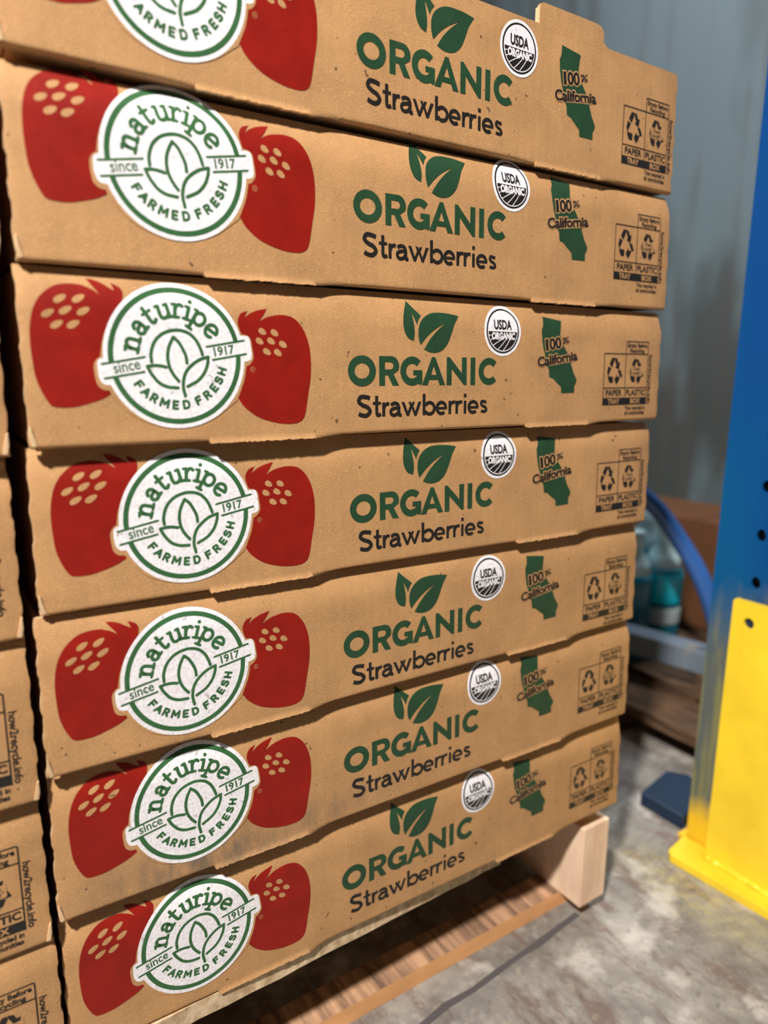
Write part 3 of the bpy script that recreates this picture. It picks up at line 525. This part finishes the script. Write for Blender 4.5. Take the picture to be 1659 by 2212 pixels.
# ------------------------------------------------------------------ pallet under both stacks
pl = empty('wooden_pallet', (0, 0, 0)); tag(pl, 'pale wooden pallet on the concrete floor beneath the strawberry trays', 'pallet')
for x0 in (0.1070, -0.375, -0.880): MB().box((x0, .0062, .0175), (x0 + .0365, .93, .1055), jit=.0006).obj('stringer', [W_END], pl, bevel=.0012)
def board(x0, x1, y0, y1, z0, z1, mats, yaw=0, sl=0, ox=-.354, rough=.0012, nseg=44, name='deck_board', edge=None):
    mt = Matrix.Translation((ox, y0, z1)) @ Matrix.Rotation(yaw, 4, 'Z') @ Matrix.Rotation(-sl, 4, 'Y'); t = z1 - z0; wd = y1 - y0
    m = MB(); V = []; xs = [x0 + (x1 - x0) * k / nseg for k in range(nseg + 1)]; sd = random.random() * 50
    for x in xs:
        n1, n2 = noise.noise((x * 38, sd, 1)) * rough, noise.noise((x * 75, sd, 5)) * rough * 1.6
        V += [mt @ Vector((x - ox, n1, 0)), mt @ Vector((x - ox, wd, 0)), mt @ Vector((x - ox, wd, -t)), mt @ Vector((x - ox, n1 * .5 + rough * .5, -t + n2))]
    Fs = []; I = []
    for k in range(nseg):
        a = 4 * k
        for i in range(4): Fs.append((a + i, a + (i + 1) % 4, a + 4 + (i + 1) % 4, a + 4 + i)); I.append(1 if (i == 3 and len(mats) > 1) else 0)
    Fs += [(0, 3, 2, 1), (4 * nseg, 4 * nseg + 1, 4 * nseg + 2, 4 * nseg + 3)]; I += [0, 0]
    m.F, m.V, m.I = Fs, [tuple(v) for v in V], I
    return m.obj(name, mats, pl)
random.seed(4)
board(-.880, .002, .0010, .095, Z0 - .3940, Z0 - .3790, [W_DECK], .028, -.003)
for y0 in (.155, .29, .43, .57, .71, .84): board(-.880, .1435, y0, y0 + .09, Z0 - .3940, Z0 - .3826, [W_DECK], 0, 0, nseg=6)
board(-.880, .141, .0335, .064, .0002, .0172, [W_BASE, W_EDGE], .0, 0, ox=0.09, name='bottom_board', rough=.0005)
for y0 in (.42, .82): board(-.880, .141, y0, y0 + .1, .0002, .0172, [W_BASE, W_EDGE], 0, 0, name='bottom_board', nseg=6)

# ------------------------------------------------------------------ the stack of seven trays
zs = (.1858, .0901, -.0019, -.0920, -.1854, -.2798, -.3784)
xs = (-.3510, -.3507, -.3520, -.3540, -.3575, -.3580, -.3580)
ys = (.0007, -.0009, -.0030, .0005, -.0022, .0010, .0030)
sl = (0.0, .0030, 0.0, -.0050, -.0060, -.0080, -.0040)
yw = (.0036, -.0001, .0008, -.0031, .0060, -.0028, -.0040)
hh = (.0920, .0912, .0910, .0897, .0914, .0934, .0965)
px = (-.3478, -.3509, -.3559, -.3526, -.3584, -.3570, -.3576)
pz = (.1874, .0973, -.0033, -.0947, -.1889, -.2793, -.3776)
pr = (-.00225, .0026, .0018, .0022, -.0054, -.0006, .0019)
LAB = ('top strawberry tray of the stack, its two cut stacking tabs standing free',
       'second strawberry tray from the top, round badge shaded along its upper rim',
       'third strawberry tray from the top, with ORGANIC printed level at eye height',
       'fourth strawberry tray from the top, the middle one of seven',
       'fifth strawberry tray from the top, set slightly to the left of the one above',
       'sixth strawberry tray from the top, its lower left front rubbed with grey dirt',
       'bottom strawberry tray of the seven, resting directly on the pallet')
for k in range(7):
    t = tray('strawberry_tray', xs[k], ys[k], zs[k] + Z0, yw[k], sl[k], hh[k], 10 + k, px[k], pz[k] + Z0, pr[k], top=(k == 0))
    tag(t, LAB[k], 'box', 'printed strawberry trays in the main stack')
# neighbouring stack, only its right edge shows
LL = ('highest tray in view of the left neighbouring stack, a sliver at the picture edge',
      'tray of the left stack beside the third main tray, showing only its torn edge',
      'left-stack tray beside the fourth main tray, web address cut by the picture edge',
      'tray of the left stack beside the fifth main tray, whole web address readable',
      'left-stack tray beside the sixth main tray, recycling panel half in view',
      'lowest tray of the left stack, resting on the pallet in the bottom left corner')
for k, (xr, z, h) in enumerate(((-.3570, .0927, .0920), (-.3615, -.0052, .0960), (-.3625, -.1025, .0955), (-.3622, -.1970, .0930), (-.3625, -.2890, .0905), (-.3610, -.3774, .0872))):
    t = tray('strawberry_tray', xr - WID, .0006 * (-1) ** k, z + Z0, .001 * (-1) ** k, 0.0, h, 40 + k, folds=0)
    tag(t, LL[k], 'box', 'printed strawberry trays in the left stack')

# ------------------------------------------------------------------ rack upright, its guard
up = empty('rack_upright', (.312, 0, 0)); tag(up, 'tall blue steel rack upright with punched holes behind the yellow guard', 'rack')
y0, y1 = -.078, .0250; zt = 1.9
holes = []; k = -7
while True:
    zc = Z0 - .0727 + .0503 * k; k += 1
    if zc > zt - .03: break
    for yc in (-.0215, -.0560): holes.append([(yc + .0050 * math.cos(a) * (1 - .15 * math.sin(a)), zc + .0062 * math.sin(a)) for a in (2 * PI * q / 14 for q in range(14))])
m = MB(); V = [(y0, 0.004), (y1, 0.004), (y1, zt), (y0, zt)]
allp = V + [q for h in holes for q in h]
T = tessellate_polygon([[Vector((a, b_, 0)) for a, b_ in V]] + [[Vector((a, b_, 0)) for a, b_ in h] for h in holes]); n = len(allp)
m.add([(0, a, b_) for a, b_ in allp] + [(.0028, a, b_) for a, b_ in allp], [tuple(t) for t in T] + [tuple(q + n for q in t) for t in T])
kk = 4
for h in holes:
    L = len(h); m.F += [(kk + q, kk + (q + 1) % L, kk + (q + 1) % L + n, kk + q + n) for q in range(L)]; m.I += [0] * L; kk += L
m.obj('punched_web', [UPRIGHT], up)
for ya, yb in ((y0, y0 + .0028), (y1 - .0028, y1)): MB().box((.0028, ya, .004), (.075, yb, zt)).obj('flange', [UPRIGHT], up)
MB().box((.070, y0 + .003, .004), (.0728, y1 - .003, zt)).obj('shade_backing', [HOLE_SHADE], up)  # black sheet added behind the punched holes, painting the interior as dark
MB().box((0.002, y0 - .01, 0.0), (.10, y1 + .012, .004)).obj('foot_plate', [YELLOW_OLD], up)

gd = empty('post_guard', (.2937, 0, 0)); tag(gd, 'bright yellow steel post guard bolted down in front of the blue upright', 'guard')
hz_, hy = Z0 - .2119, -.0290
outer = [(-.0104, .010), (-.0104, .3105), (-.0120, .3130), (-.1280, .3130), (-.1300, .3105), (-.1300, .010)]
hole = [(hy + .0056 * math.cos(2 * PI * q / 20), hz_ + .0056 * math.sin(2 * PI * q / 20)) for q in range(20)]
m = MB(); T = tessellate_polygon([[Vector((a, b_, 0)) for a, b_ in outer], [Vector((a, b_, 0)) for a, b_ in hole]]); ap = outer + hole; n = len(ap)
m.add([(0, a, b_) for a, b_ in ap] + [(.0065, a, b_) for a, b_ in ap], [tuple(t) for t in T] + [tuple(q + n for q in t) for t in T])
m.F += [(q, (q + 1) % 6, (q + 1) % 6 + n, q + n) for q in range(6)] + [(6 + q, 6 + (q + 1) % 20, 6 + (q + 1) % 20 + n, 6 + q + n) for q in range(20)]; m.I += [0] * 26
pnl = m.obj('guard_plate', [YELLOW], gd)
MB().box((.0065, -.1300, .010), (.14, -.1235, .3130)).obj('guard_plate', [YELLOW], gd, bevel=.001)
MB().box((.0035, hy - .007, hz_ - .007), (.0062, hy + .007, hz_ + .007)).obj('bolt_recess', [NAVY], pnl)
mt = Matrix.Translation((-.0291, .0190, 0)) @ Matrix.Rotation(.07, 4, 'Z')
MB().prism([(0, -.006), (.006, 0), (.0440, .004), (.0440, -.07), (.20, -.07), (.20, -.19), (.006, -.19), (0, -.184)], (0, .010), 0, 2).obj('base_plate', [YELLOW], gd, bevel=.0012).data.transform(mt)
random.seed(3)
wb = [(-.0015 + random.uniform(-.0008, .0008), -.012 - .118 * q / 34, .0118 + random.uniform(-.0006, .0009)) for q in range(35)]
MB().tube(wb, [.0036 + random.uniform(-.0008, .0010) for _ in wb], 10).obj('weld_bead', [YELLOW], gd, True)
MB().tube([(.002, -.0100, .012), (.010, -.0080, .012), (.016, -.0080, .0115)], [.003, .004, .002], 8).obj('weld_bead', [YELLOW], gd, True)
bt = MB(); bt.lathe([(.0001, .0175), (.0070, .0175), (.0078, .0165), (.0078, .0102)], (-.016, -.100, 0), 6); bt.lathe([(.0035, .028), (.0040, .0275), (.0040, .0170)], (-.016, -.100, 0), 12); bt.obj('anchor_bolt', [YELLOW_OLD], gd)

# ------------------------------------------------------------------ blurred things behind the stack
fp = MB().prism([(.3270, .1010), (.4010, .1150), (.4170, .0930), (.3990, .0560), (.3270, .0400)], (0, .018), 0, 2).obj('floor_plate', [NAVY], bevel=.002)
tag(fp, 'flat dark navy plate lying on the floor behind the blue upright', 'plate')
lp = empty('low_pallet', (.452, 0, 0)); tag(lp, 'low dark old pallet behind the upright, under the teal bottles', 'pallet')
for y_ in (.03, .24, .46): MB().box((0, y_, 0), (.62, y_ + .04, .034), jit=.002).obj('stringer', [W_DARK], lp, bevel=.001)
for q in range(5): MB().box((.006 + .125 * q, .022, .034), (.006 + .125 * q + .098, .52, .050), jit=.002).obj('deck_board', [W_DARK], lp, bevel=.001)
ct = empty('brown_carton', (.86, .16, .0525), .10); tag(ct, 'plain brown carton at the back on the low pallet behind the teal bottles', 'box')
MB().box((0, 0, 0), (.20, .46, .205)).obj('carton_body', [BROWN], ct, bevel=.003)
for ya in (0, .231): MB().box((.001, ya + .001, .205), (.199, ya + .228, .209)).obj('lid_flap', [BROWN], ct, bevel=.001)
def bottle(x, y, z, h, r, label, cap, group='teal bottles on the low pallet', band=False, sprayer=False):
    e = empty('teal_bottle', (x, y, z)); tag(e, label, 'bottle', group)
    b_ = h * .62
    MB().lathe([(r * .9, 0), (r, .006), (r, b_ * .5), (r * .97, b_ * .55), (r, b_ * .6), (r, b_), (r * .93, b_ + .012)], (0, 0, 0)).obj('body', [TEAL], e, True)
    MB().lathe([(r * .93, b_ + .012), (r * .78, b_ + .030), (r * .42, h * .84), (r * .36, h * .88)], (0, 0, 0)).obj('shoulder', [PALE], e, True)
    cp = MB().lathe([(r * .44, h * .87), (r * .46, h * .885), (r * .46, h * .98), (r * .42, h), (.001, h)], (0, 0, 0)).obj('cap', [cap], e, True)
    if band:
        MB().lathe([(r * 1.012, b_ * .66), (r * 1.02, b_ * .67), (r * 1.02, b_ * .99), (r * 1.012, b_)], (0, 0, 0)).obj('label_wrap', [CYAN], e, True)
        MB().lathe([(r * 1.012, b_ * .40), (r * 1.03, b_ * .42), (r * 1.03, b_ * .58), (r * 1.012, b_ * .60)], (0, 0, 0)).obj('white_band', [WHITEP], e, True)
bottle(.683, .343, .050, .235, .034, 'teal bottle with a bright cyan label over a white band', PALE, band=True)
bottle(.618, .356, .050, .225, .034, 'teal bottle with pale cap standing left of the cyan-labelled one', PALE)
bottle(.745, .428, .050, .250, .036, 'teal bottle standing farthest back, pale shoulder above the others', PALE)
bottle(.655, .440, .050, .245, .036, 'teal bottle mostly hidden behind the corner of the tray stack', PALE)
sb = empty('steel_beam', (0, 0, 0)); tag(sb, 'scuffed grey-blue steel beam lying low in front of the teal bottles', 'beam')
a, b_ = Vector((.535, .40, .092)), Vector((.590, .140, .092)); dd = (b_ - a); mt = Matrix.Translation(a) @ Matrix.Rotation(math.atan2(dd.y, dd.x), 4, 'Z')
MB().box((0, -.02, 0), (dd.length, .02, .036), mt=mt).obj('beam_body', [STEEL], sb, bevel=.002)
for q in (0.01, dd.length - .05): MB().box((q, -.018, -.042), (q + .04, .018, 0), mt=mt).obj('support_block', [W_DARK], sb)
pts = [(.40, .46, .050), (.40, .46, .30), (.405, .44, .375), (.43, .395, .405), (.475, .335, .396), (.5315, .2752, .3485), (.5664, .237, .2866), (.5870, .205, .225), (.6000, .180, .150), (.6040, .172, .095), (.6050, .170, .0525)]
c3 = []
for q in range(len(pts) - 1):
    P_ = [Vector(pts[max(0, min(len(pts) - 1, q + s))]) for s in (-1, 0, 1, 2)]
    for t in (0, .25, .5, .75): c3.append(.5 * (2 * P_[1] + (P_[2] - P_[0]) * t + (2 * P_[0] - 5 * P_[1] + 4 * P_[2] - P_[3]) * t * t + (-P_[0] + 3 * P_[1] - 3 * P_[2] + P_[3]) * t ** 3))
c3.append(Vector(pts[-1]))
pi_ = MB().tube(c3, .0135, 16).obj('bent_pipe', [BLUE_PIPE], None, True); tag(pi_, 'glossy blue bent pipe arching down beside the stack in the blurred background', 'pipe')
